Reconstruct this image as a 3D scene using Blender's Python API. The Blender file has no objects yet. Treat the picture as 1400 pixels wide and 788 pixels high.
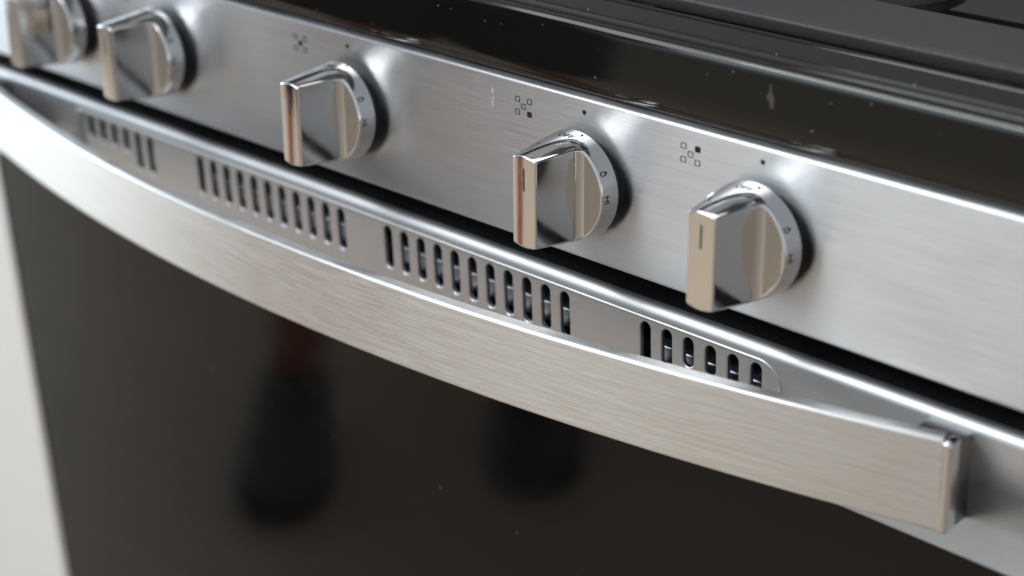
import bpy, bmesh, math, random
from mathutils import Vector, Matrix

random.seed(7)
sc = bpy.context.scene
COL = sc.collection
R = math.radians
ZB = 0.80                    # height of the oven door's top edge above the floor

# ------------------------------------------------------------------ camera
cd = bpy.data.cameras.new('camera'); cam = bpy.data.objects.new('camera', cd); COL.objects.link(cam)
cam.location = (0.66368, -0.54343, 0.34070 + ZB)
cam.rotation_euler = (1.136755, 0.037660, 0.777404)
cd.sensor_width = 36.0; cd.sensor_fit = 'HORIZONTAL'
cd.lens = 62.09
cd.clip_start = 0.02; cd.clip_end = 100
cd.dof.use_dof = True
cd.dof.focus_distance = 0.79
cd.dof.aperture_fstop = 5.0
sc.camera = cam

# ------------------------------------------------------------------ room light
w = bpy.data.worlds.new('World'); sc.world = w; w.use_nodes = True
bg = w.node_tree.nodes['Background']
bg.inputs[0].default_value = (0.86, 0.93, 1.0, 1); bg.inputs[1].default_value = 0.47

def area(name, loc, target, sx, sy, power, col):
    l = bpy.data.lights.new(name, 'AREA'); l.shape = 'RECTANGLE'; l.size = sx; l.size_y = sy
    l.energy = power; l.color = col
    o = bpy.data.objects.new(name, l); COL.objects.link(o); o.location = loc
    o.rotation_euler = (Vector(target) - Vector(loc)).to_track_quat('-Z', 'Y').to_euler()
    return o
area('window_light', (-3.2, -0.7, 1.05), (-0.2, -0.4, 0.7), 1.9, 1.7, 38, (0.78, 0.91, 1.0))
area('patio_window_light', (-1.45, -2.75, 1.62), (0.2, 0.0, 0.9), 1.0, 1.1, 6, (0.86, 0.98, 1.0))
area('ceiling_light', (-1.02, -1.84, 2.40), (-0.90, -1.60, 0.0), 1.8, 1.8, 31, (0.98, 0.985, 1.0))
area('added_highlight_light', (-0.78, -1.62, 2.25), (0.3, 0.0, 0.92), 0.85, 0.07, 5.5, (0.86, 0.96, 1.0))  # added lamp, shaped to draw a thin bright line along the cooktop rim
area('hood_light', (0.10, 0.42, 1.55), (0.10, 0.40, 0.9), 0.60, 0.25, 1.5, (0.92, 0.97, 1.0))

vs = sc.view_settings
vs.view_transform = 'Standard'; vs.look = 'None'; vs.exposure = 0.36; vs.gamma = 1.0
vs.use_curve_mapping = False
sc.render.engine = 'CYCLES'
sc.cycles.use_denoising = True
sc.cycles.max_bounces = 10
sc.cycles.glossy_bounces = 8

# ------------------------------------------------------------------ materials
def new_mat(name):
    m = bpy.data.materials.new(name); m.use_nodes = True
    nt = m.node_tree; return m, nt, nt.nodes['Principled BSDF']

def nd(nt, t, **kw):
    n = nt.nodes.new(t)
    for k, v in kw.items():
        if k.startswith('i_'):
            key = k[2:]
            key = int(key) if key.isdigit() else key.replace('_', ' ')
            n.inputs[key].default_value = v
        else: setattr(n, k, v)
    return n

def stretched_noise(nt, scale_vec, detail=3.0, rough=0.55):
    tc = nd(nt, 'ShaderNodeTexCoord'); mp = nd(nt, 'ShaderNodeMapping')
    mp.inputs['Scale'].default_value = scale_vec
    nz = nd(nt, 'ShaderNodeTexNoise', i_Scale=1.0, i_Detail=detail, i_Roughness=rough)
    nt.links.new(tc.outputs['Object'], mp.inputs['Vector']); nt.links.new(mp.outputs['Vector'], nz.inputs['Vector'])
    return nz

def ramp(nt, src, lo, hi, a, b):
    mr = nd(nt, 'ShaderNodeMapRange')
    mr.inputs['From Min'].default_value = lo; mr.inputs['From Max'].default_value = hi
    mr.inputs['To Min'].default_value = a; mr.inputs['To Max'].default_value = b
    nt.links.new(src, mr.inputs['Value']); return mr.outputs['Result']

HWR = 0.3915
HW = 0.3865                 # half width of door, panel and cooktop

def brushed(name, base, rough, aniso, streak_len, streak_thick, bump, rvar=0.06, cloud=0.05):
    m, nt, p = new_mat(name)
    p.inputs['Metallic'].default_value = 1.0
    p.inputs['Base Color'].default_value = (*base, 1)
    p.inputs['Anisotropic'].default_value = aniso
    tv = nd(nt, 'ShaderNodeCombineXYZ'); tv.inputs[2].default_value = 1.0     # grain runs along the width, gloss spreads across it
    nt.links.new(tv.outputs[0], p.inputs['Tangent'])
    n1 = stretched_noise(nt, (1/streak_len, 12.0, 1/streak_thick))
    n2 = stretched_noise(nt, (22, 30, 34), 6.0, 0.65)
    a = ramp(nt, n1.outputs['Fac'], 0.3, 0.7, rough - rvar, rough + rvar)
    b = ramp(nt, n2.outputs['Fac'], 0.3, 0.7, -cloud, cloud)
    ad = nd(nt, 'ShaderNodeMath', operation='ADD'); nt.links.new(a, ad.inputs[0]); nt.links.new(b, ad.inputs[1])
    nt.links.new(ad.outputs[0], p.inputs['Roughness'])
    n3 = stretched_noise(nt, (1/(streak_len*4), 12.0, 1/(streak_thick*0.8)), 2.0)
    mc = nd(nt, 'ShaderNodeMix', data_type='RGBA'); mc.inputs['A'].default_value = (*[c*0.945 for c in base], 1); mc.inputs['B'].default_value = (*[min(1, c*1.05) for c in base], 1)
    nt.links.new(ramp(nt, n3.outputs['Fac'], 0.3, 0.7, 0, 1), mc.inputs['Factor']); nt.links.new(mc.outputs['Result'], p.inputs['Base Color'])
    bp = nd(nt, 'ShaderNodeBump', i_Strength=bump, i_Distance=0.0002)
    nt.links.new(n1.outputs['Fac'], bp.inputs['Height']); nt.links.new(bp.outputs['Normal'], p.inputs['Normal'])
    return m

M = {}
M['steel'] = brushed('brushed_steel', (0.60, 0.61, 0.63), 0.34, 0.88, 0.035, 0.0006, 0.02, 0.03, 0.018)
M['handle'] = brushed('brushed_handle_steel', (0.74, 0.735, 0.725), 0.40, 0.62, 0.022, 0.00040, 0.08, 0.09, 0.015)
M['trim'] = brushed('satin_door_steel', (0.60, 0.61, 0.63), 0.44, 0.35, 0.015, 0.0006, 0.0, 0.03, 0.02)

def plain(name, base, rough, metal=0.0, spec=0.5, coat=0.0):
    m, nt, p = new_mat(name)
    p.inputs['Base Color'].default_value = (*base, 1); p.inputs['Roughness'].default_value = rough
    p.inputs['Metallic'].default_value = metal; p.inputs['Specular IOR Level'].default_value = spec
    p.inputs['Coat Weight'].default_value = coat
    return m

def worn(name, base, rough, metal, nscale, rvar, bump=0.0, spec=0.5):
    m, nt, p = new_mat(name)
    p.inputs['Base Color'].default_value = (*base, 1); p.inputs['Metallic'].default_value = metal
    p.inputs['Specular IOR Level'].default_value = spec
    n = stretched_noise(nt, (nscale,)*3, 4.0)
    nt.links.new(ramp(nt, n.outputs['Fac'], 0.3, 0.7, max(0.01, rough - rvar), rough + rvar), p.inputs['Roughness'])
    if bump:
        bp = nd(nt, 'ShaderNodeBump', i_Strength=bump, i_Distance=0.0003)
        nt.links.new(n.outputs['Fac'], bp.inputs['Height']); nt.links.new(bp.outputs['Normal'], p.inputs['Normal'])
    return m

M['chrome'] = worn('satin_chrome', (0.76, 0.755, 0.75), 0.09, 1.0, 240, 0.025)
M['chrome_bright'] = plain('polished_chrome', (0.82, 0.82, 0.82), 0.04, 1.0)
M['chrome_dark'] = plain('groove_chrome', (0.16, 0.15, 0.15), 0.3, 1.0)
M['post'] = worn('dark_post_metal', (0.26, 0.25, 0.26), 0.34, 1.0, 150, 0.06)
M['smear'] = worn('dried_smear', (0.045, 0.043, 0.041), 0.5, 0.0, 500, 0.1)
M['print'] = plain('black_print', (0.025, 0.025, 0.027), 0.9, 0.0, 0.08)
M['print_faded'] = plain('pale_residue', (0.62, 0.61, 0.60), 0.6)
M['collar'] = worn('black_collar_plastic', (0.012, 0.012, 0.014), 0.38, 0.0, 500, 0.06)
M['dark'] = plain('dark_inside', (0.010, 0.010, 0.011), 0.55)
M['inner_metal'] = worn('inner_sheet_metal', (0.46, 0.50, 0.56), 0.40, 1.0, 120, 0.08)
M['black_top'] = worn('black_door_cap', (0.012, 0.012, 0.013), 0.42, 0.0, 300, 0.10)
M['skin'] = worn('skin', (0.56, 0.17, 0.10), 0.5, 0.0, 60, 0.05)
M['cloth'] = worn('black_cloth', (0.010, 0.010, 0.012), 0.85, 0.0, 400, 0.05, 0.3)
M['shoe'] = worn('black_shoe', (0.008, 0.009, 0.012), 0.55, 0.0, 90, 0.1)
M['hair'] = plain('dark_hair', (0.02, 0.014, 0.010), 0.6)
M['white'] = worn('white_cabinet_paint', (0.80, 0.79, 0.755), 0.42, 0.0, 40, 0.06)
M['counter'] = worn('stone_counter', (0.45, 0.43, 0.40), 0.3, 0.0, 80, 0.1)

def dusty_black(name, base, rough, spots, spec=0.5, big=0.045):
    m, nt, p = new_mat(name)
    p.inputs['Specular IOR Level'].default_value = spec
    n = stretched_noise(nt, (35, 60, 60), 5.0)
    nt.links.new(ramp(nt, n.outputs['Fac'], 0.3, 0.75, max(0.01, rough*0.6), rough*1.5), p.inputs['Roughness'])
    # sparse dust specks and dried-on marks
    tc = nd(nt, 'ShaderNodeTexCoord')
    vo = nd(nt, 'ShaderNodeTexVoronoi', i_Scale=spots); vo.voronoi_dimensions = '2D'
    sx = nd(nt, 'ShaderNodeSeparateXYZ'); cx_ = nd(nt, 'ShaderNodeCombineXYZ')
    nt.links.new(tc.outputs['Object'], sx.inputs[0]); nt.links.new(sx.outputs[0], cx_.inputs[0]); nt.links.new(sx.outputs[2], cx_.inputs[1])
    nt.links.new(cx_.outputs[0], vo.inputs['Vector'])
    sz = ramp(nt, vo.outputs['Color'], 0.35, 1.0, 0.0, big)
    lt = nd(nt, 'ShaderNodeMath', operation='LESS_THAN')
    nt.links.new(vo.outputs['Distance'], lt.inputs[0]); nt.links.new(sz, lt.inputs[1])
    mx = nd(nt, 'ShaderNodeMix', data_type='RGBA')
    mx.inputs['A'].default_value = (*base, 1); mx.inputs['B'].default_value = (0.22, 0.21, 0.20, 1)
    nt.links.new(lt.outputs[0], mx.inputs['Factor']); nt.links.new(mx.outputs['Result'], p.inputs['Base Color'])
    return m
M['cooktop'] = dusty_black('black_enamel', (0.007, 0.0066, 0.006), 0.06, 60, 0.5, 0.030)
M['glass'] = dusty_black('black_oven_glass', (0.0045, 0.004, 0.004), 0.065, 14, 0.25, 0.010)
M['iron'] = worn('cast_iron', (0.030, 0.026, 0.029), 0.46, 0.0, 900, 0.08, 0.35)

def floor_mat():
    m, nt, p = new_mat('wood_floor')
    tc = nd(nt, 'ShaderNodeTexCoord')
    br = nd(nt, 'ShaderNodeTexBrick', i_Scale=1.0)
    br.inputs['Color1'].default_value = (0.55, 0.425, 0.30, 1); br.inputs['Color2'].default_value = (0.505, 0.385, 0.27, 1)
    br.inputs['Mortar'].default_value = (0.44, 0.335, 0.235, 1)
    br.inputs['Mortar Size'].default_value = 0.003; br.inputs['Brick Width'].default_value = 1.2; br.inputs['Row Height'].default_value = 0.13
    nt.links.new(tc.outputs['Object'], br.inputs['Vector'])
    n = stretched_noise(nt, (3, 40, 1), 5)
    mx = nd(nt, 'ShaderNodeMix', data_type='RGBA', blend_type='MULTIPLY'); mx.inputs['Factor'].default_value = 0.4
    nt.links.new(br.outputs['Color'], mx.inputs['A']); nt.links.new(n.outputs['Fac'], mx.inputs['B'])
    nt.links.new(mx.outputs['Result'], p.inputs['Base Color']); p.inputs['Roughness'].default_value = 0.45
    return m
M['floor'] = floor_mat()

# ------------------------------------------------------------------ helpers
def link(o, parent=None, loc=(0, 0, 0)):
    COL.objects.link(o)
    if parent: o.parent = parent
    o.location = loc
    return o

def mobj(name, me, mat, parent=None, loc=(0, 0, 0), rot=None, smooth=40):
    if mat:
        me.materials.clear(); me.materials.append(mat)
    if smooth:
        for p in me.polygons: p.use_smooth = True
        me.set_sharp_from_angle(angle=R(smooth))
    o = bpy.data.objects.new(name, me); link(o, parent, loc)
    if rot: o.rotation_euler = rot
    if smooth:
        wn = o.modifiers.new('normals', 'WEIGHTED_NORMAL'); wn.keep_sharp = True; wn.weight = 90
    return o

def pydata(name, v, f):
    me = bpy.data.meshes.new(name); me.from_pydata(v, [], f); me.update()
    bm = bmesh.new(); bm.from_mesh(me); bmesh.ops.remove_doubles(bm, verts=bm.verts, dist=1e-7)
    bmesh.ops.recalc_face_normals(bm, faces=bm.faces); bm.to_mesh(me); bm.free()
    return me

def box_mesh(name, x0, x1, y0, y1, z0, z1, bev=0.0, seg=2):
    bm = bmesh.new(); bmesh.ops.create_cube(bm, size=1)
    bmesh.ops.scale(bm, vec=(x1-x0, y1-y0, z1-z0), verts=bm.verts)
    bmesh.ops.translate(bm, vec=((x0+x1)/2, (y0+y1)/2, (z0+z1)/2), verts=bm.verts)
    if bev: bmesh.ops.bevel(bm, geom=list(bm.edges), offset=bev, segments=seg, profile=0.5, affect='EDGES')
    me = bpy.data.meshes.new(name); bm.to_mesh(me); bm.free(); return me

def extrude_profile(name, pts, x0, x1, nx=1, close_ends=True):
    """closed (y,z) outline swept along X"""
    n = len(pts); v = []; f = []
    for i in range(nx+1):
        x = x0 + (x1-x0)*i/nx
        v += [(x, y, z) for y, z in pts]
    for i in range(nx):
        for j in range(n):
            k = (j+1) % n
            f.append((i*n+j, i*n+k, (i+1)*n+k, (i+1)*n+j))
    if close_ends:
        f.append(tuple(range(n))); f.append(tuple(nx*n+j for j in range(n)))
    return pydata(name, v, f)

def round_poly(pts, seg=5):
    """pts: (y,z,r) corners -> rounded outline"""
    out = []; n = len(pts)
    for i in range(n):
        p0 = Vector(pts[i-1][:2]); p = Vector(pts[i][:2]); p1 = Vector(pts[(i+1) % n][:2]); r = pts[i][2]
        if r <= 0: out.append(tuple(p)); continue
        a = (p0-p).normalized(); b = (p1-p).normalized()
        half = math.acos(max(-1, min(1, a.dot(b))))/2
        d = r/math.tan(half); c = p + (a+b).normalized()*(r/math.sin(half))
        s = p+a*d-c; e = p+b*d-c
        a0 = math.atan2(s.y, s.x); a1 = math.atan2(e.y, e.x)
        da = (a1-a0+math.pi) % (2*math.pi)-math.pi
        for k in range(seg+1):
            t = a0+da*k/seg; out.append((c.x+r*math.cos(t), c.y+r*math.sin(t)))
    return out

def empty(name, loc=(0, 0, 0)):
    o = bpy.data.objects.new(name, None); o.empty_display_size = 0.05; link(o, None, loc); return o

def tag(o, label, cat=None, group=None, kind=None):
    o['label'] = label
    if cat: o['category'] = cat
    if group: o['group'] = group
    if kind: o['kind'] = kind
    return o

def filled_curve_mesh(name, loops, extrude, bevel=0.0):
    """flat plate in the local XY plane with holes -> mesh, standing in XZ (front at -Y)"""
    cu = bpy.data.curves.new(name, 'CURVE'); cu.dimensions = '2D'; cu.fill_mode = 'BOTH'
    cu.extrude = extrude; cu.bevel_depth = bevel; cu.bevel_resolution = 2; cu.offset = -bevel
    for lp in loops:
        s = cu.splines.new('POLY'); s.points.add(len(lp)-1); s.use_cyclic_u = True
        for q, (a, b) in zip(s.points, lp): q.co = (a, b, 0, 1)
    o = bpy.data.objects.new(name, cu); COL.objects.link(o)
    dg = bpy.context.evaluated_depsgraph_get(); dg.update()
    me = bpy.data.meshes.new_from_object(o.evaluated_get(dg))
    bpy.data.objects.remove(o); bpy.data.curves.remove(cu)
    me.transform(Matrix.Rotation(R(90), 4, 'X'))
    me.name = name
    return me

def rrect(x0, x1, z0, z1, r, seg=8):
    out = []
    for cx, cz, a in ((x1-r, z1-r, 0), (x0+r, z1-r, 90), (x0+r, z0+r, 180), (x1-r, z0+r, 270)):
        for k in range(seg+1):
            t = R(a+90*k/seg); out.append((cx+r*math.cos(t), cz+r*math.sin(t)))
    return out

# ================================================================== structure
me = pydata('floor', [(-4.5, -5, 0), (3.5, -5, 0), (3.5, 0.65, 0), (-4.5, 0.65, 0)], [(0, 1, 2, 3)])
fl = mobj('floor', me, M['floor'], smooth=0); fl['kind'] = 'structure'

me = pydata('wall', [(-4.5, 0.66, 0), (3.5, 0.66, 0), (3.5, 0.66, 2.6), (-4.5, 0.66, 2.6)], [(0, 1, 2, 3)])
wl = mobj('wall', me, worn('brown_wall_paint', (0.16, 0.13, 0.12), 0.5, 0.0, 6, 0.05), smooth=0); wl['kind'] = 'structure'

# ================================================================== range
rng = empty('gas_range')
tag(rng, 'stainless steel gas range with five knobs, bowed door handle and black oven glass', 'range')
Z = (0, 0, ZB)

mobj('body', box_mesh('body', -0.384, 0.384, 0.034, 0.63, -0.74, 0.084), M['dark'], rng, Z, smooth=0)

# --- control panel: folded sheet, leaning back 2.5 degrees
TILT = R(2.5)
def panel_y(z): return -0.0005 + (z-0.082)*math.tan(TILT)
pp = round_poly([(0.030, 0.0125, 0), (panel_y(0.0125), 0.0125, 0.0016), (panel_y(0.0885), 0.0885, 0.0016), (0.014, 0.0892, 0), (0.030, 0.0885, 0)], 6)
panel = mobj('control_panel', extrude_profile('control_panel', pp, -HW, HW, 4), M['steel'], rng, Z, smooth=35)

NRM = Vector((0, -math.cos(TILT), math.sin(TILT))); UPV = Vector((0, math.sin(TILT), math.cos(TILT)))
def on_panel(x, s, d=0.0):
    """s: distance up the panel from its middle (local coordinates of the panel)"""
    return Vector((x, panel_y(0.050), 0.050)) + UPV*s + NRM*d

# --- printed marks on the panel
def flat_poly(bm, pts2, x, s, d):
    bm.faces.new([bm.verts.new(on_panel(x+a, s+b, d)) for a, b in pts2])
def ring_poly(bm, outer, inner, x, s, d):
    n = len(outer)
    vo = [bm.verts.new(on_panel(x+a, s+b, d)) for a, b in outer]; vi = [bm.verts.new(on_panel(x+a, s+b, d)) for a, b in inner]
    for i in range(n):
        j = (i+1) % n; bm.faces.new((vo[i], vo[j], vi[j], vi[i]))
def finish(bm, name):
    bmesh.ops.recalc_face_normals(bm, faces=bm.faces)
    me = bpy.data.meshes.new(name); bm.to_mesh(me); bm.free(); return me

KX = {1: -0.2585, 2: -0.1605, 3: 0.0, 4: 0.1605, 5: 0.2585}
FILLED = {1: 1, 2: 0, 3: 2, 4: 4, 5: 3}
SQ = [(-0.0038, 0.0030), (-0.0038, -0.0030), (0.0, 0.0), (0.0038, 0.0030), (0.0038, -0.0030)]   # four corners and a middle
dot_me = None
for k, x in KX.items():
    bm = bmesh.new()
    flat_poly(bm, [(0.0011*math.cos(2*math.pi*i/16), 0.0011*math.sin(2*math.pi*i/16)) for i in range(16)], x, 0.0322, 0.00012)
    mobj('marker_dot', finish(bm, 'marker_dot'), M['print'], panel, smooth=0)
    bm = bmesh.new()
    for i, (a, b) in enumerate(SQ):
        o = rrect(a-0.00145, a+0.00145, b-0.00135, b+0.00135, 0.0005, 3)
        if i == FILLED[k]: flat_poly(bm, o, x-0.0375, 0.0268, 0.00012)
        else: ring_poly(bm, o, rrect(a-0.00112, a+0.00112, b-0.00102, b+0.00102, 0.0003, 3), x-0.0375, 0.0268, 0.00012)
    mobj('burner_icon', finish(bm, 'burner_icon'), M['print'], panel, smooth=0)

for cx0, cz0, sx0, sz0 in ((0.1031, 0.0305, 0.0007, 0.0016), (0.1034, 0.0268, 0.0005, 0.0010), (0.1031, 0.0248, 0.0009, 0.0006), (0.1033, 0.0232, 0.0008, 0.0005), (0.1364, 0.0292, 0.0004, 0.0004)):
    bm = bmesh.new()
    flat_poly(bm, [(sx0*random.uniform(.6, 1.1)*math.cos(2*math.pi*i/9), sz0*random.uniform(.6, 1.1)*math.sin(2*math.pi*i/9)) for i in range(9)], cx0, cz0, 0.0001)
    mobj('residue_mark', finish(bm, 'residue_mark'), M['print_faded'], panel, smooth=0)

# --- knobs
KR = 0.025; KH = 0.0335; KF = 0.0094; KE = 0.0009; CVX = 0.00018; DR = 0.0030
def krad(h): return KR-0.0038*h/KH
def knob_profile():
    """right half from rim to middle: list of (u, h, nu, nh)"""
    P = []; b = 0.0070; r = 0.0040; rf = krad(KF)
    for i in range(15):
        th = math.acos((b+DR+r)/rf)*i/14
        P.append((rf*math.cos(th), KF, 0, 1))
    for i in range(1, 9):
        a = R(90*i/8); P.append((b+DR+r-r*math.sin(a), KF+r-r*math.cos(a), math.sin(a), math.cos(a)))
    for i in range(1, 9):
        P.append((b+DR*(1-i/8), KF+r+(KH-KF-r-0.0009-CVX)*i/8, 0.993, 0.12))
    for i in range(1, 5):
        a = R(90*i/4); P.append((b-0.0009+0.0009*math.cos(a), KH-CVX-0.0009+0.0009*math.sin(a), math.cos(a), math.sin(a)))
    for i in range(1, 6):
        u = (b-0.0009)*(1-i/5); P.append((u, KH-CVX*(u/(b-0.0009))**2, 0, 1))
    return P
def knob_mesh():
    half = knob_profile()
    P = half + [(-u, h, -nu, nh) for u, h, nu, nh in reversed(half[:-1])]
    n = len(P); rows = []; NS = 24
    base = []
    L = 0.0; acc = [0.0]
    for i in range(1, n): acc.append(acc[-1] + math.hypot(P[i][0]-P[i-1][0], 0.35*(P[i][1]-P[i-1][1])))
    for i in range(n): base.append(math.cos(math.pi*acc[i]/acc[-1]))
    def V(u, h): return math.sqrt(max(0, krad(h)**2-u*u))
    v = []; f = []
    ncol = 2*(NS+1+4)            # per profile point: bottom wall .. bevel .. front .. bevel .. top wall
    for i, (u, h, nu, nh) in enumerate(P):
        col = []
        uB, hB = u-KE*nu, h-KE*nh
        rim = abs(h-KF) < 1e-9
        if rim: uB = u*krad(hB)/krad(h)
        ub = base[i]*KR
        for s in range(NS+1):
            t = s/NS
            hh = hB*t; uu = ub+(uB-ub)*t
            if s == 0: hh = 0.0
            col.append((uu, V(uu, hh), hh))
        for g in (22.5, 45, 67.5, 90):
            ca, sa = 1-math.cos(R(g)), 1-math.sin(R(g))      # radial / along-the-normal insets
            ug, hg = u-KE*sa*nu, h-KE*sa*nh
            if rim:
                kk = 1-KE*ca/krad(h); col.append((u*kk, V(u, h)*kk, hg))
            else:
                col.append((ug, max(0, V(ug, hg)-KE*ca), hg))
        full = [(a, b, c) for a, b, c in col] + [(a, -b, c) for a, b, c in reversed(col)]
        v += full
    for i in range(n-1):
        for j in range(ncol-1):
            f.append((i*ncol+j, i*ncol+j+1, (i+1)*ncol+j+1, (i+1)*ncol+j))
    # local axes: x right, y up, z out of the panel
    me = pydata('knob', v, f)
    return me
kmesh = knob_mesh()

def lathe_mesh(name, prof, seg=64):
    v = []; f = []; n = len(prof)
    for i in range(seg):
        a = 2*math.pi*i/seg
        v += [(r*math.cos(a), r*math.sin(a), z) for r, z in prof]
    for i in range(seg):
        k = (i+1) % seg
        for j in range(n-1): f.append((i*n+j, k*n+j, k*n+j+1, i*n+j+1))
    return pydata(name, v, f)
collar_me = lathe_mesh('collar', [(0.0, 0.0), (0.0215, 0.0), (0.0222, 0.0006), (0.0222, 0.0050), (0.0244, 0.0050), (0.0244, 0.0053), (0.0, 0.0053)])

def text_mesh(body, size):
    cu = bpy.data.curves.new('lettering', 'FONT'); cu.body = body; cu.size = size; cu.align_x = 'CENTER'; cu.align_y = 'CENTER'
    cu.resolution_u = 3
    o = bpy.data.objects.new('lettering', cu); COL.objects.link(o)
    dg = bpy.context.evaluated_depsgraph_get(); dg.update()
    me = bpy.data.meshes.new_from_object(o.evaluated_get(dg))
    bpy.data.objects.remove(o); bpy.data.curves.remove(cu)
    bm = bmesh.new(); bm.from_mesh(me)
    bmesh.ops.triangulate(bm, faces=bm.faces)
    bm.to_mesh(me); bm.free(); return me

def wrap_on_ring(me, ang_deg, hc, rr):
    """x -> around the ring clockwise from the top, y -> towards the panel"""
    for vtx in me.vertices:
        x, y, _ = vtx.co
        a = R(ang_deg)+x/0.0235
        h = hc-y; q = krad(h)+rr
        vtx.co = (q*math.sin(a), q*math.cos(a), h)
    return me

def flame_mesh(s):
    pts = []
    for i in range(25):
        t = 2*math.pi*i/24
        r = s*(1.0+0.9*max(0, math.cos(t))**5)
        pts.append((0.86*r*math.sin(t), r*math.cos(t)))
    pts = pts[:-1]; n = len(pts)
    v = [(a, b, 0) for a, b in pts]+[(a*0.62, b*0.62-0.00002, 0) for a, b in pts]
    f = [(i, (i+1) % n, n+(i+1) % n, n+i) for i in range(n)]
    me = bpy.data.meshes.new('flame_mark'); me.from_pydata(v, [], f); return me

ring_r = 0.00015
txt_off = wrap_on_ring(text_mesh('OFF', 0.0046), -1, 0.0066, ring_r)
txt_hi = wrap_on_ring(text_mesh('HI', 0.0042), 90, 0.0066, ring_r)
txt_lo = wrap_on_ring(text_mesh('LO', 0.0042), 235, 0.0066, ring_r)
fl_hi = wrap_on_ring(flame_mesh(0.0013), 62, 0.0064, ring_r)
ind_loop = rrect(-0.00055, 0.00055, 0.0052, 0.0158, 0.00054, 5)
ind_me = pydata('indicator_line', [(a, b, KH+0.00006) for a, b in ind_loop]+[(a*1.02, b, KH-0.0004) for a, b in ind_loop],
                [tuple(range(len(ind_loop)))]+[(i, (i+1) % len(ind_loop), len(ind_loop)+(i+1) % len(ind_loop), len(ind_loop)+i) for i in range(len(ind_loop))])
knob_rot = (R(90)-TILT, 0, 0)
for k, x in KX.items():
    p = on_panel(x, 0.0, 0.0050)
    kb = mobj('knob', kmesh, M['chrome'], rng, (p.x, p.y, p.z+ZB), knob_rot, smooth=0)
    for q in kmesh.polygons: q.use_smooth = True
    wn = kb.modifiers.new('normals', 'WEIGHTED_NORMAL'); wn.keep_sharp = True; wn.weight = 90
    mobj('collar', collar_me, M['collar'], kb, (0, 0, -0.0052), smooth=40)
    mobj('indicator_line', ind_me, M['chrome_dark'], kb, smooth=0)
    for me_, nm in ((txt_off, 'off_lettering'), (txt_hi, 'high_lettering'), (txt_lo, 'low_lettering'), (fl_hi, 'flame_mark')):
        mobj(nm, me_, M['print'], kb, smooth=0)

# --- oven door: top trim with pressed vent recess
PIT = 0.0125
cx = [0.01875+PIT*i for i in range(11)]
dx = [cx[-1]+0.05+PIT*i for i in range(6)]
RX, RZ0, RZ1, RR = 0.2722, -0.052, -0.0062, 0.0125        # the recess
TB = -0.0620                                          # lower edge of the trim
slots = []
for s in (-1, 1):
    for i, x in enumerate(cx): slots.append((s*x, -0.0108, -0.0345))
    for i, x in enumerate(dx): slots.append((s*x, -0.0108, -0.0345 if i < 2 else -0.0255))
SW = 0.0030
def capsule(x, zt, zb, r=SW, seg=8):
    o = []
    for k in range(seg+1): t = R(180*k/seg); o.append((x+r*math.cos(t), zt-r+r*math.sin(t)))
    for k in range(seg+1): t = R(180+180*k/seg); o.append((x+r*math.cos(t), zb+r+r*math.sin(t)))
    return o
# front sheet with the recess opening, its bullnose top and its return at the bottom
door = empty('oven_door'); door.parent = rng; door.location = (0, -0.0018, ZB)
outer = [(-HW, TB+0.0012), (HWR, TB+0.0012), (HWR, -0.0045), (-HW, -0.0045)]
hole = rrect(-RX, RX, RZ0, RZ1, RR, 12)
me = filled_curve_mesh('door_trim', [outer, hole], 0.0)
bm = bmesh.new(); bm.from_mesh(me)
# pressed wall: smooth S from the face into the recess
DEP = 0.0026; WID = 0.0038
rings = []
for k in range(15):
    t = k/14
    off = WID*t; y = DEP*(t*t*(3-2*t)) - (0.0007*math.sin(math.pi*t/0.55) if t < 0.55 else 0)
    lp = rrect(-RX+off, RX-off, RZ0+off, RZ1-off, RR-off, 12)
    rings.append([bm.verts.new((a, y, b)) for a, b in lp])
for a, b in zip(rings[:-1], rings[1:]):
    n = len(a)
    for i in range(n):
        j = (i+1) % n; bm.faces.new((a[i], a[j], b[j], b[i]))
# bullnose along the top
prev = None
for k in range(11):
    t = R(90*k/10)
    y = 0.0042-0.0042*math.cos(t); z = -0.0045+0.0045*math.sin(t)
    cur = [bm.verts.new((xx, y, z)) for xx in (-HW, HWR)]
    if prev: bm.faces.new((prev[0], prev[1], cur[1], cur[0]))
    prev = cur
cur = [bm.verts.new((xx, 0.0062, -0.0002)) for xx in (-HW, HWR)]; bm.faces.new((prev[0], prev[1], cur[1], cur[0]))
prev = None
for y, z in ((0.0, TB+0.0012), (0.0003, TB+0.0003), (0.0012, TB), (0.0060, TB)):
    cur = [bm.verts.new((xx, y, z)) for xx in (-HW, HWR)]
    if prev: bm.faces.new((prev[0], prev[1], cur[1], cur[0]))
    prev = cur
for s in (-HW, HWR):
    bm.faces.new([bm.verts.new((s, y, z)) for y, z in ((0, TB+0.0012), (0, -0.006), (0.02, -0.006), (0.02, TB+0.0012))])
bmesh.ops.remove_doubles(bm, verts=bm.verts, dist=1e-6)
bm.normal_update()
bmesh.ops.reverse_faces(bm, faces=[q for q in bm.faces if q.normal.y > 0.01 or q.normal.z < -0.9])
me = bpy.data.meshes.new('door_trim'); bm.to_mesh(me); bm.free()
trim = mobj('door_trim', me, M['trim'], door, smooth=32)
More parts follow.
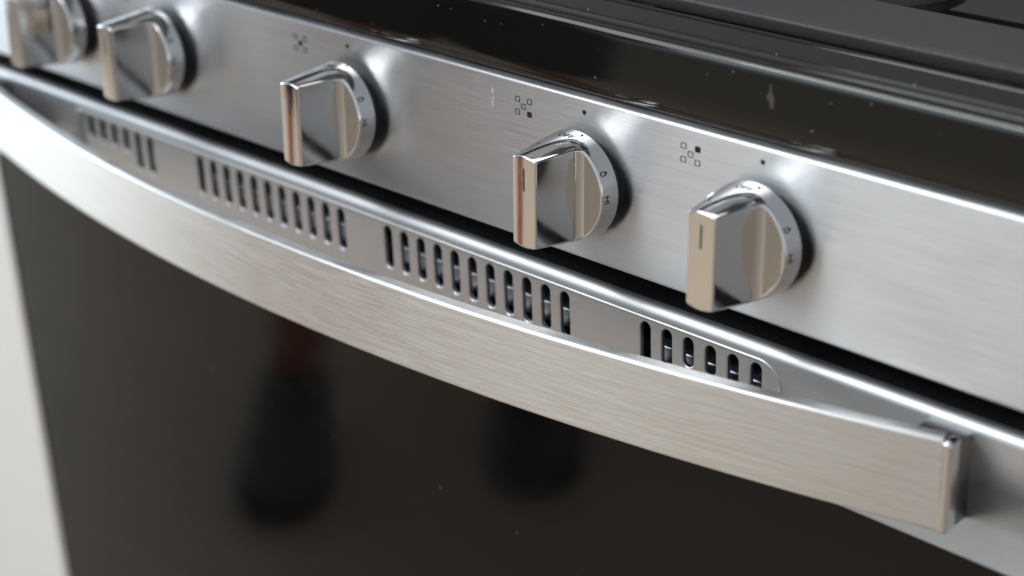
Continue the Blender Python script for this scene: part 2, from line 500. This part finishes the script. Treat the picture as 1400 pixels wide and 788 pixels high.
# recessed strip with the slots cut through
def vent_mesh():
    bm = bmesh.new(); Y0 = DEP+0.0002; TH = 0.0024; CH = 0.0005; inner = []
    zt, zb = RZ1-0.0015, RZ0+0.0015; hp = PIT/2
    xs = sorted(slots)
    edges = [-RX+0.0015]
    def quad(a, b, y=Y0): bm.faces.new([bm.verts.new((x, y, z)) for x, z in ((a, zb), (b, zb), (b, zt), (a, zt))])
    last = -RX+0.0015
    for x, st, sb in xs:
        a, b = x-hp, x+hp
        if a-last > 1e-5: quad(last, a)
        last = b
        lp0 = capsule(x, st+CH, sb-CH, SW+CH); lp1 = capsule(x, st, sb, SW); n = len(lp0)
        cz = (st+sb)/2
        out = []
        for (px, pz) in lp0:                       # matching points on the cell's rectangle
            if pz >= st-SW: dx_, dz_ = px-x, pz-(st-SW); ox, oz = x, st-SW
            else: dx_, dz_ = px-x, pz-(sb+SW); ox, oz = x, sb+SW
            tx = hp/abs(dx_) if abs(dx_) > 1e-9 else 1e9
            tz = ((zt-oz)/dz_ if dz_ > 0 else (zb-oz)/dz_) if abs(dz_) > 1e-9 else 1e9
            t = min(tx, tz); out.append([ox+dx_*t, oz+dz_*t])
        cor = [(b, zt), (a, zt), (a, zb), (b, zb)]
        for cxn, czn in cor:                       # snap the nearest outline point to each corner
            j = min(range(n), key=lambda i: (out[i][0]-cxn)**2+(out[i][1]-czn)**2); out[j] = [cxn, czn]
        vo = [bm.verts.new((p, Y0, q)) for p, q in out]
        v0 = [bm.verts.new((p, Y0, q)) for p, q in lp0]
        v1 = [bm.verts.new((p, Y0+CH*0.8, q)) for p, q in lp1]
        v2 = [bm.verts.new((p, Y0+TH, q)) for p, q in lp1]
        for A, B in ((vo, v0), (v0, v1), (v1, v2)):
            for i in range(n):
                j = (i+1) % n; q = bm.faces.new((A[i], A[j], B[j], B[i]))
                if B is v2: q.material_index = 1  # slot walls are steel, coloured dark to stand for their shade
    quad(last, RX-0.0015)
    bmesh.ops.remove_doubles(bm, verts=bm.verts, dist=1e-6)
    bmesh.ops.recalc_face_normals(bm, faces=bm.faces)
    bm.normal_update()
    bmesh.ops.reverse_faces(bm, faces=[q for q in bm.faces if q.normal.y > 0.01])
    me = bpy.data.meshes.new('vent_strip'); bm.to_mesh(me); bm.free(); return me
vent = mobj('vent_strip', vent_mesh(), M['trim'], door, smooth=32)
vent.data.materials.append(M['dark'])
# what shows through the slots
mobj('inner_channel', box_mesh('inner_channel', -0.30, 0.30, 0.024, 0.028, -0.058, -0.004), M['dark'], door, smooth=0)
rail = extrude_profile('inner_rail', round_poly([(0.0105, -0.0345, 0.001), (0.0105, -0.0245, 0.0015), (0.020, -0.0225, 0.001), (0.020, -0.036, 0.001)], 3), -0.29, 0.29)
mobj('inner_rail', rail, M['inner_metal'], door)
cap = extrude_profile('door_cap', [(0.0055, -0.0012), (0.0055, -0.0022), (0.033, -0.0022), (0.033, -0.0012)], -0.385, 0.385)
mobj('door_cap', cap, M['black_top'], door, smooth=0)
mobj('door_glass', box_mesh('door_glass', -0.378, 0.378, 0.0016, 0.014, -0.585, TB-0.0004, 0.0008, 2), M['glass'], door)
for s in (-1, 1):
    a, b = sorted((s*0.3784, -HW if s < 0 else HWR))
    mobj('door_stile', box_mesh('door_stile', a, b, 0.0006, 0.020, -0.585, TB-0.0004, 0.0008, 2), M['trim' if s < 0 else 'black_top'], door)
mobj('door_backing', box_mesh('door_backing', -0.375, 0.375, 0.0145, 0.033, -0.583, -0.059), M['dark'], door, smooth=0)

dr = mobj('storage_drawer', box_mesh('storage_drawer', -HW, HW, 0.0, 0.033, -0.735, -0.592, 0.002, 2), M['steel'], rng, Z)

# --- bowed handle
HX = 0.3590; H0, H1 = -0.0440, -0.0020
def hy(x): return -(0.0622-0.350*x*x)
sec = round_poly([(0.0, H0, 0.0018), (0.0, H1, 0.0019), (0.0068, H1-0.0003, 0.0008), (0.0068, H0+0.0003, 0.0008)], 5)
n = len(sec); v = []; f = []; NX = 120
for i in range(NX+1):
    x = -HX+2*HX*i/NX
    sl = math.atan(0.70*x); c, s = math.cos(sl), math.sin(sl)
    for d, z in sec: v.append((x-d*s, hy(x)+d*c, z))
for i in range(NX):
    for j in range(n):
        k = (j+1) % n; f.append((i*n+j, i*n+k, (i+1)*n+k, (i+1)*n+j))
f.append(tuple(range(n))); f.append(tuple(NX*n+j for j in range(n)))
hand = mobj('door_handle', pydata('door_handle', v, f), M['handle'], rng, Z, smooth=32)
for s in (-1, 1):
    xs = sorted((s*(HX-0.0002), s*(HX+0.0046)))
    mobj('end_cap', box_mesh('end_cap', xs[0], xs[1], -0.0184, -0.0098, H0+0.0002, H1-0.0002, 0.0021, 4), M['chrome_bright'], hand, smooth=50)
    xs = sorted((s*(HX-0.016), s*(HX+0.0040)))
    mobj('mounting_post', box_mesh('mounting_post', xs[0], xs[1], -0.0104, 0.0002, H0+0.0010, H1-0.0026, 0.0008, 2), M['post'], hand)

# --- cooktop
ct = []
ct += [(0.013, 0.0900), (0.0034, 0.0900), (0.0026, 0.0905), (0.0023, 0.0915), (0.0023, 0.0928), (0.0013, 0.0936), (0.0011, 0.0960)]
ct += [(0.0011+0.0015*i/4, 0.0960+0.0205*i/4) for i in range(1, 5)]
for k in range(1, 9):
    t = R(90*k/8); ct.append((0.0082-0.0056*math.cos(t), 0.1172+0.0056*math.sin(t)))
ct += [(0.0125, 0.1226), (0.0170, 0.1216), (0.0200, 0.1203), (0.0220, 0.1180), (0.0240, 0.1155), (0.0268, 0.1146), (0.0300, 0.1152), (0.0390, 0.1200), (0.0412, 0.1207), (0.0435, 0.1204), (0.0480, 0.1180), (0.0540, 0.1115), (0.0600, 0.1102), (0.20, 0.1100), (0.60, 0.1100), (0.62, 0.1225), (0.635, 0.1225), (0.635, 0.0896)]
cook = mobj('cooktop', extrude_profile('cooktop', ct, -HW, HW, 2), M['cooktop'], rng, Z, smooth=45)
bm = bmesh.new()
sm = [(-0.0006, 0.0052), (0.0002, 0.0050), (0.0005, 0.0022), (0.0014, 0.0008), (0.0022, -0.0008), (0.0017, -0.0022), (0.0021, -0.0040), (0.0010, -0.0049), (0.0001, -0.0044), (-0.0002, -0.0022), (-0.0014, -0.0014), (-0.0022, -0.0002), (-0.0012, 0.0008), (-0.0006, 0.0028)]
bm.faces.new([bm.verts.new((0.2596+a, 0.0011+0.0015*(0.1096+b-0.0960)/0.0205-0.00012, 0.1096+b)) for a, b in sm])
mobj('dried_smear', finish(bm, 'dried_smear'), M['smear'], cook, smooth=0)
br = lathe_mesh('burner', [(0.0, 0.011), (0.030, 0.011), (0.034, 0.009), (0.036, 0.006), (0.041, 0.005), (0.043, 0.0), (0.0, 0.0)], 48)
for bx, by in ((-0.2, 0.17), (0.2, 0.17), (0.0, 0.30), (-0.2, 0.44), (0.2, 0.44)):
    mobj('burner', br, M['iron'], rng, (bx, by, 0.1102+ZB))

# ================================================================== grate on the cooktop
gr = empty('cooktop_grate', (0.25, 0.30, 0.1105+ZB))
tag(gr, 'dark cast iron grate lying on the black cooktop, top right', 'grate')
def gpart(name, me): return mobj(name, me, M['iron'], gr, (-0.25, -0.30, -0.1105))
gpart('front_bar', box_mesh('front_bar', 0.128, 0.374, 0.0560, 0.1040, 0.1152, 0.1232, 0.0022, 3))
gpart('lug', box_mesh('lug', 0.290, 0.326, 0.0515, 0.0575, 0.1122, 0.1153, 0.0008, 2))
gpart('rear_bar', box_mesh('rear_bar', 0.128, 0.374, 0.540, 0.580, 0.1152, 0.1232, 0.0022, 3))
for a, b in ((0.128, 0.140), (0.362, 0.374)):
    gpart('side_bar', box_mesh('side_bar', a, b, 0.1042, 0.5398, 0.1150, 0.1230, 0.002, 2))
for y0 in (0.17, 0.44):
    for a, b in ((0.141, 0.180), (0.220, 0.361)):
        gpart('finger', box_mesh('finger', a, b, y0-0.004, y0+0.004, 0.118, 0.128, 0.0015, 2))
for a, b in ((0.105, 0.150), (0.190, 0.310)):
    gpart('finger', box_mesh('finger', 0.196, 0.204, a, b, 0.118, 0.128, 0.0015, 2))
foot = lathe_mesh('foot', [(0.0, 0.0), (0.0062, 0.0), (0.0080, 0.0014), (0.0086, 0.0060), (0.0, 0.0060)], 24)
for fx, fy in ((0.330, 0.064), (0.150, 0.064), (0.330, 0.555), (0.150, 0.555)):
    mobj('foot', foot, M['iron'], gr, (fx-0.25, fy-0.30, -0.0002))

# ================================================================== cabinet at the left
cb = empty('base_cabinet', (-0.70, 0.3, 0))
tag(cb, 'white painted base cabinet standing left of the range', 'cabinet')
def cpart(name, me, mat): return mobj(name, me, mat, cb, (0.70, -0.3, 0))
cpart('carcass', box_mesh('carcass', -1.0, -0.3890, 0.022, 0.62, 0.09, 0.868, 0.001, 1), M['white'])
cpart('cabinet_door', box_mesh('cabinet_door', -0.997, -0.3890, 0.0005, 0.0215, 0.11, 0.72, 0.0015, 3), M['white'])
cpart('drawer_front', box_mesh('drawer_front', -0.997, -0.3890, 0.0005, 0.0215, 0.724, 0.862, 0.0015, 3), M['white'])
cpart('plinth', box_mesh('plinth', -0.998, -0.3900, 0.07, 0.10, 0.0, 0.09), M['white'])
cpart('countertop', box_mesh('countertop', -1.02, -0.3890, -0.0150, 0.63, 0.869, 0.905, 0.003, 3), M['counter'])

# ================================================================== person mirrored in the oven glass
per = empty('person', (-0.9, -0.85, 0))
tag(per, 'person in black shorts and shoes facing the range, mirrored in its oven glass', 'person')
def skin_mesh(name, verts, edges, radii, root=0, sub=2):
    me = bpy.data.meshes.new(name); me.from_pydata(verts, edges, [])
    o = bpy.data.objects.new(name, me); COL.objects.link(o)
    sk = o.modifiers.new('skin', 'SKIN'); ss = o.modifiers.new('sub', 'SUBSURF'); ss.levels = sub; ss.render_levels = sub
    for d, r in zip(me.skin_vertices[0].data, radii):
        d.radius = (r, r) if not isinstance(r, tuple) else r
    me.skin_vertices[0].data[root].use_root = True
    dg = bpy.context.evaluated_depsgraph_get(); dg.update()
    out = bpy.data.meshes.new_from_object(o.evaluated_get(dg))
    bpy.data.objects.remove(o); return out
# joints in world coordinates
pel = (-0.98, -1.06, 0.95)
hipA, kneeA, ankA = (-1.04, -0.98, 0.88), (-0.965, -0.79, 0.49), (-0.975, -0.660, 0.09)
hipB, kneeB, ankB = (-0.90, -1.12, 0.88), (-0.795, -0.955, 0.49), (-0.785, -0.915, 0.09)
chest = (-1.00, -1.08, 1.28); neck = (-1.00, -1.08, 1.47); head = (-0.985, -1.065, 1.60); crown = (-0.985, -1.065, 1.70)
shA, elA, wrA = (-1.12, -0.95, 1.40), (-1.16, -0.86, 1.13), (-1.00, -0.80, 1.00)
shB, elB, wrB = (-0.88, -1.21, 1.40), (-0.80, -1.24, 1.13), (-0.72, -1.08, 1.00)
bv = [pel, hipA, kneeA, ankA, hipB, kneeB, ankB, chest, neck, head, crown, shA, elA, wrA, shB, elB, wrB]
be = [(0, 1), (1, 2), (2, 3), (0, 4), (4, 5), (5, 6), (0, 7), (7, 8), (8, 9), (9, 10), (7, 11), (11, 12), (12, 13), (7, 14), (14, 15), (15, 16)]
brd = [0.12, 0.085, 0.052, 0.036, 0.085, 0.052, 0.036, 0.125, 0.055, 0.085, 0.06, 0.055, 0.042, 0.028, 0.055, 0.042, 0.028]
for wi, d in ((13, Vector((0.55, 0.25, -0.35))), (16, Vector((0.25, 0.60, -0.35)))):
    d = d.normalized(); side = d.cross(Vector((0, 0, 1))).normalized(); w0 = Vector(bv[wi])
    pi = len(bv); bv.append(tuple(w0+d*0.05)); brd.append((0.030, 0.016)); be.append((wi, pi))
    for q, (so, ln) in enumerate(((-0.030, 0.062), (-0.011, 0.078), (0.010, 0.074), (0.030, 0.056))):
        a = w0+d*0.09+side*so; b = a+d*ln*0.5+Vector((0, 0, -0.008)); c = b+d*ln*0.4+Vector((0, 0, -0.018))
        i0 = len(bv); bv += [tuple(a), tuple(b), tuple(c)]; brd += [0.0095, 0.0088, 0.0075]; be += [(pi, i0), (i0, i0+1), (i0+1, i0+2)]
    a = w0+d*0.05+side*0.038; b = a+d*0.03+side*0.014; i0 = len(bv)
    bv += [tuple(a), tuple(b)]; brd += [0.011, 0.009]; be += [(pi, i0), (i0, i0+1)]
def pobj(name, me, mat, parent): return mobj(name, me, mat, parent, (0.9, 0.85, 0) if parent is per else (0, 0, 0), smooth=60)
pobj('body', skin_mesh('body', bv, be, brd), M['skin'], per)
def lerp(a, b, t): return tuple(a[i]+(b[i]-a[i])*t for i in range(3))
sv = [pel, hipA, lerp(hipA, kneeA, 0.55), lerp(hipA, kneeA, 0.98), hipB, lerp(hipB, kneeB, 0.55), lerp(hipB, kneeB, 0.98), (pel[0], pel[1], 1.05)]
pobj('shorts', skin_mesh('shorts', sv, [(0, 1), (1, 2), (2, 3), (0, 4), (4, 5), (5, 6), (0, 7)], [0.16, 0.13, 0.125, 0.115, 0.13, 0.125, 0.115, 0.15]), M['cloth'], per)
tv_ = [(pel[0], pel[1], 0.90), chest, (neck[0], neck[1], 1.43), shA, lerp(shA, elA, 0.7), shB, lerp(shB, elB, 0.7)]
pobj('shirt', skin_mesh('shirt', tv_, [(0, 1), (1, 2), (1, 3), (3, 4), (1, 5), (5, 6)], [0.17, 0.165, 0.075, 0.08, 0.068, 0.08, 0.068]), M['cloth'], per)
pobj('hair', skin_mesh('hair', [(head[0]-0.03, head[1]-0.03, 1.58), (crown[0]-0.015, crown[1]-0.015, 1.71)], [(0, 1)], [0.085, 0.08]), M['hair'], per)
fd = Vector((0.72, 0.70, 0)).normalized()
for q in (Vector((0.035, 0.0, 0)), Vector((0.0, 0.035, 0))):
    me = bpy.data.meshes.new('eye'); bm = bmesh.new(); bmesh.ops.create_uvsphere(bm, u_segments=12, v_segments=8, radius=0.014)
    bmesh.ops.translate(bm, verts=bm.verts, vec=Vector(head)+fd*0.075+(q-Vector((0.0175, 0.0175, 0)))*1.6+Vector((0, 0, 0.01))); bm.to_mesh(me); bm.free()
    pobj('eye', me, M['hair'], per)
def shoe_mesh():
    # sections along the length: (x, half width, sole z, top z)
    S = [(-0.085, 0.020, 0.0, 0.060), (-0.075, 0.032, 0.0, 0.085), (-0.045, 0.038, 0.0, 0.105), (0.0, 0.040, 0.0, 0.102), (0.05, 0.043, 0.0, 0.080), (0.10, 0.048, 0.0, 0.062), (0.15, 0.048, 0.0, 0.050), (0.185, 0.038, 0.002, 0.040), (0.205, 0.020, 0.006, 0.028)]
    v = []; f = []; n = 16
    for x, w_, z0, z1 in S:
        for k in range(n):
            t = 2*math.pi*k/n; c, s = math.cos(t), math.sin(t)
            zz = z0+(z1-z0)*(0.5+0.5*math.copysign(abs(s)**0.6, s)) if s > 0 else z0+(z1-z0)*0.5*(1-abs(s)**0.35)
            v.append((x, w_*math.copysign(abs(c)**0.8, c), zz))
    for i in range(len(S)-1):
        for k in range(n):
            m_ = (k+1) % n; f.append((i*n+k, i*n+m_, (i+1)*n+m_, (i+1)*n+k))
    f.append(tuple(range(n))); f.append(tuple((len(S)-1)*n+k for k in range(n)))
    return pydata('shoe', [(a*1.0, b*1.28, c*1.0) for a, b, c in v], f)
shm = shoe_mesh()
for a, ang in ((ankA, 45), (ankB, 46)):
    mobj('shoe', shm, M['shoe'], per, (a[0]+0.9, a[1]+0.85, 0.002), (0, 0, R(ang)), smooth=60)
